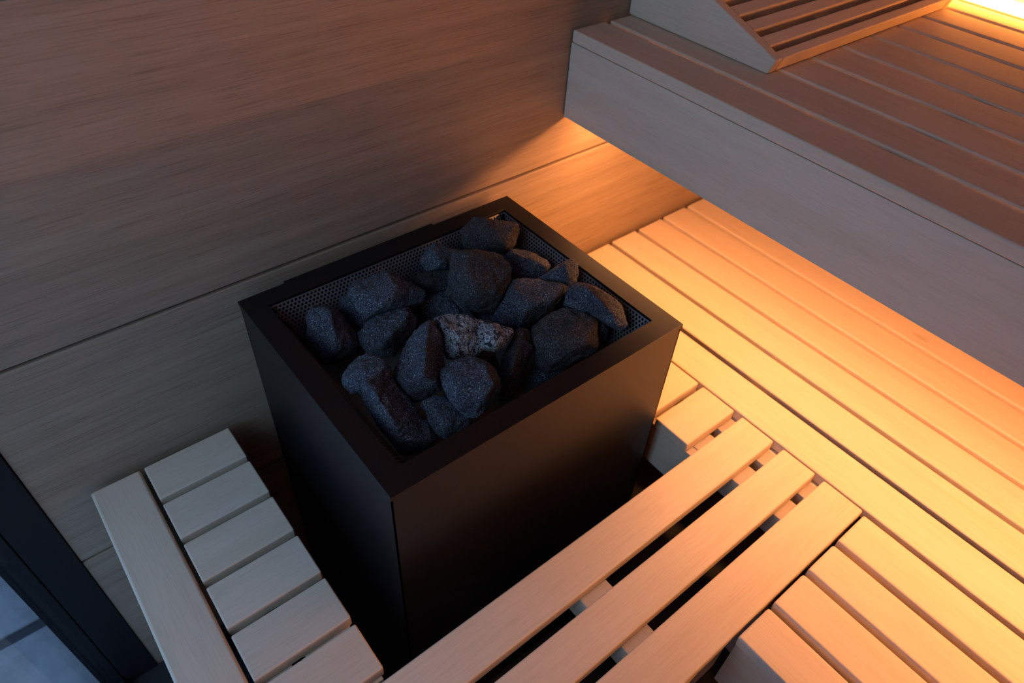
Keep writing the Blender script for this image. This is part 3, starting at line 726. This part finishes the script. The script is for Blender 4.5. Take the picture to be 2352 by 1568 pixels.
def make_stone(key, idx):
    base, hulls = STONES[key]
    bm = bmesh.new()
    for h in hulls:
        vs_ = [bm.verts.new((x * 1e-4, y * 1e-4, z * 1e-4)) for x, y, z in h]
        r = bmesh.ops.convex_hull(bm, input=vs_)
        junk = [g for g in r['geom_interior'] if isinstance(g, bmesh.types.BMVert)]
        bmesh.ops.delete(bm, geom=[v for v in junk if v.is_valid], context='VERTS')
    me = bpy.data.meshes.new('sauna_stone')
    bm.to_mesh(me)
    bm.free()
    tmp = bpy.data.objects.new('tmp', me)
    COL.objects.link(tmp)
    md = tmp.modifiers.new('remesh', 'REMESH')
    md.mode = 'VOXEL'
    md.voxel_size = 0.0016
    dg = bpy.context.evaluated_depsgraph_get()
    dg.update()
    new = bpy.data.meshes.new_from_object(tmp.evaluated_get(dg))
    bpy.data.objects.remove(tmp, do_unlink=True)
    bpy.data.meshes.remove(me)
    new.name = 'sauna_stone'
    bm = bmesh.new()
    bm.from_mesh(new)
    bm.normal_update()
    off = Vector((idx * 3.7, idx * 1.9, idx * 5.3))
    mv = []
    for v in bm.verts:
        p = v.co
        a = noise.fractal(p * 45 + off, 1.0, 2.1, 3) * 0.0009
        # fracture faces: every cell tilts its own way
        q = p * 34 + off + noise.noise_vector(p * 60 + off) * 0.12
        dist, pts = noise.voronoi(q)
        w = 0.5 + 0.5 * min(1.0, (dist[1] - dist[0]) / 0.16)
        f1 = (q - pts[0]).dot(noise.cell_vector(pts[0] * 7.3 + off) * 2 - Vector((1, 1, 1)))
        f2 = (q - pts[1]).dot(noise.cell_vector(pts[1] * 7.3 + off) * 2 - Vector((1, 1, 1)))
        a += (f1 * w + f2 * (1 - w)) * 0.0032
        b = noise.ridged_multi_fractal(p * 75 + off, 0.9, 2.0, 3, 1.0, 2.0)
        c = noise.noise(p * 330 + off) * 0.00042
        mv.append((v, v.normal * (a - (b - 1.0) * 0.0011 + c + 0.0016)))
    for v, dv in mv:
        v.co += dv
        w_ = v.co + Vector(base)                      # stay inside the lining and above the tray
        w_.z = max(w_.z, RIM - 0.0046 - 0.108 + 0.0008)
        if w_.z < RIM + 0.002:
            t_ = 0.42 * max(0.0, RIM - 0.0046 - w_.z) + 0.0015
            w_.x = min(max(w_.x, IX0 + t_), IX1 - t_)
            w_.y = min(max(w_.y, IY0 + t_), IY1 - t_)
        v.co = w_ - Vector(base)
    bm.to_mesh(new)
    bm.free()
    for p in new.polygons:
        p.use_smooth = True
    new.materials.clear()
    lab, mat = LABELS[key]
    new.materials.append(mat)
    o = bpy.data.objects.new('sauna_stone', new)
    COL.objects.link(o)
    o.location = base
    tag(o, lab, 'stone', 'stones heaped in the heater')
    return o

# where two stones would run into each other, both are flattened against a common contact plane
import numpy as np
from mathutils.bvhtree import BVHTree
built = [make_stone(key, n_) for n_, key in enumerate(STONES)]
CO, FACES = [], []
for o in built:
    n = len(o.data.vertices)
    a = np.empty(n * 3)
    o.data.vertices.foreach_get('co', a)
    CO.append(a.reshape(n, 3) + np.array(o.location))
    FACES.append([tuple(p.vertices) for p in o.data.polygons])
def contact_plane(A, B, gap=0.0004):
    A_, B_ = A[::max(1, len(A) // 1500)], B[::max(1, len(B) // 1500)]
    n = A_.mean(0) - B_.mean(0)
    n /= np.linalg.norm(n)
    best = None
    rng = np.random.default_rng(3)
    step = 0.5
    for it in range(220):
        m = n if it == 0 else best[1] + rng.normal(size=3) * step
        m = m / np.linalg.norm(m)
        pa, pb = A_ @ m, B_ @ m
        lo, hi = pa.min(), pb.max()
        for f in (0.2, 0.35, 0.5, 0.65, 0.8):
            d = lo + (hi - lo) * f
            c = (np.maximum(0, d - pa) ** 2).sum() + (np.maximum(0, pb - d) ** 2).sum()
            if best is None or c < best[0]:
                best = (c, m, d)
        step = max(0.03, step * 0.97)
    c, m, d = best
    pa, pb = A @ m, B @ m
    A += np.maximum(0, d + gap - pa)[:, None] * m
    B -= np.maximum(0, pb - d + gap)[:, None] * m
def inside_lining(P):
    P[:, 2] = np.maximum(P[:, 2], RIM - 0.0046 - 0.108 + 0.0008)
    low = P[:, 2] < RIM + 0.002
    t_ = 0.42 * np.maximum(0.0, RIM - 0.0046 - P[:, 2]) + 0.0015
    P[low, 0] = np.clip(P[low, 0], (IX0 + t_)[low], (IX1 - t_)[low])
    P[low, 1] = np.clip(P[low, 1], (IY0 + t_)[low], (IY1 - t_)[low])
tree = lambda k: BVHTree.FromPolygons(CO[k].tolist(), FACES[k])
for sweep in range(3):
    trees = [tree(k) for k in range(len(CO))]
    for i in range(len(CO)):
        for j in range(i + 1, len(CO)):
            if (CO[i].min(0) > CO[j].max(0)).any() or (CO[j].min(0) > CO[i].max(0)).any():
                continue
            if trees[i].overlap(trees[j]):
                contact_plane(CO[i], CO[j])
                trees[i], trees[j] = tree(i), tree(j)
    for k in range(len(CO)):
        inside_lining(CO[k])
for o, P in zip(built, CO):
    o.data.vertices.foreach_set('co', (P - np.array(o.location)).astype(np.float32).ravel())
    o.data.update()
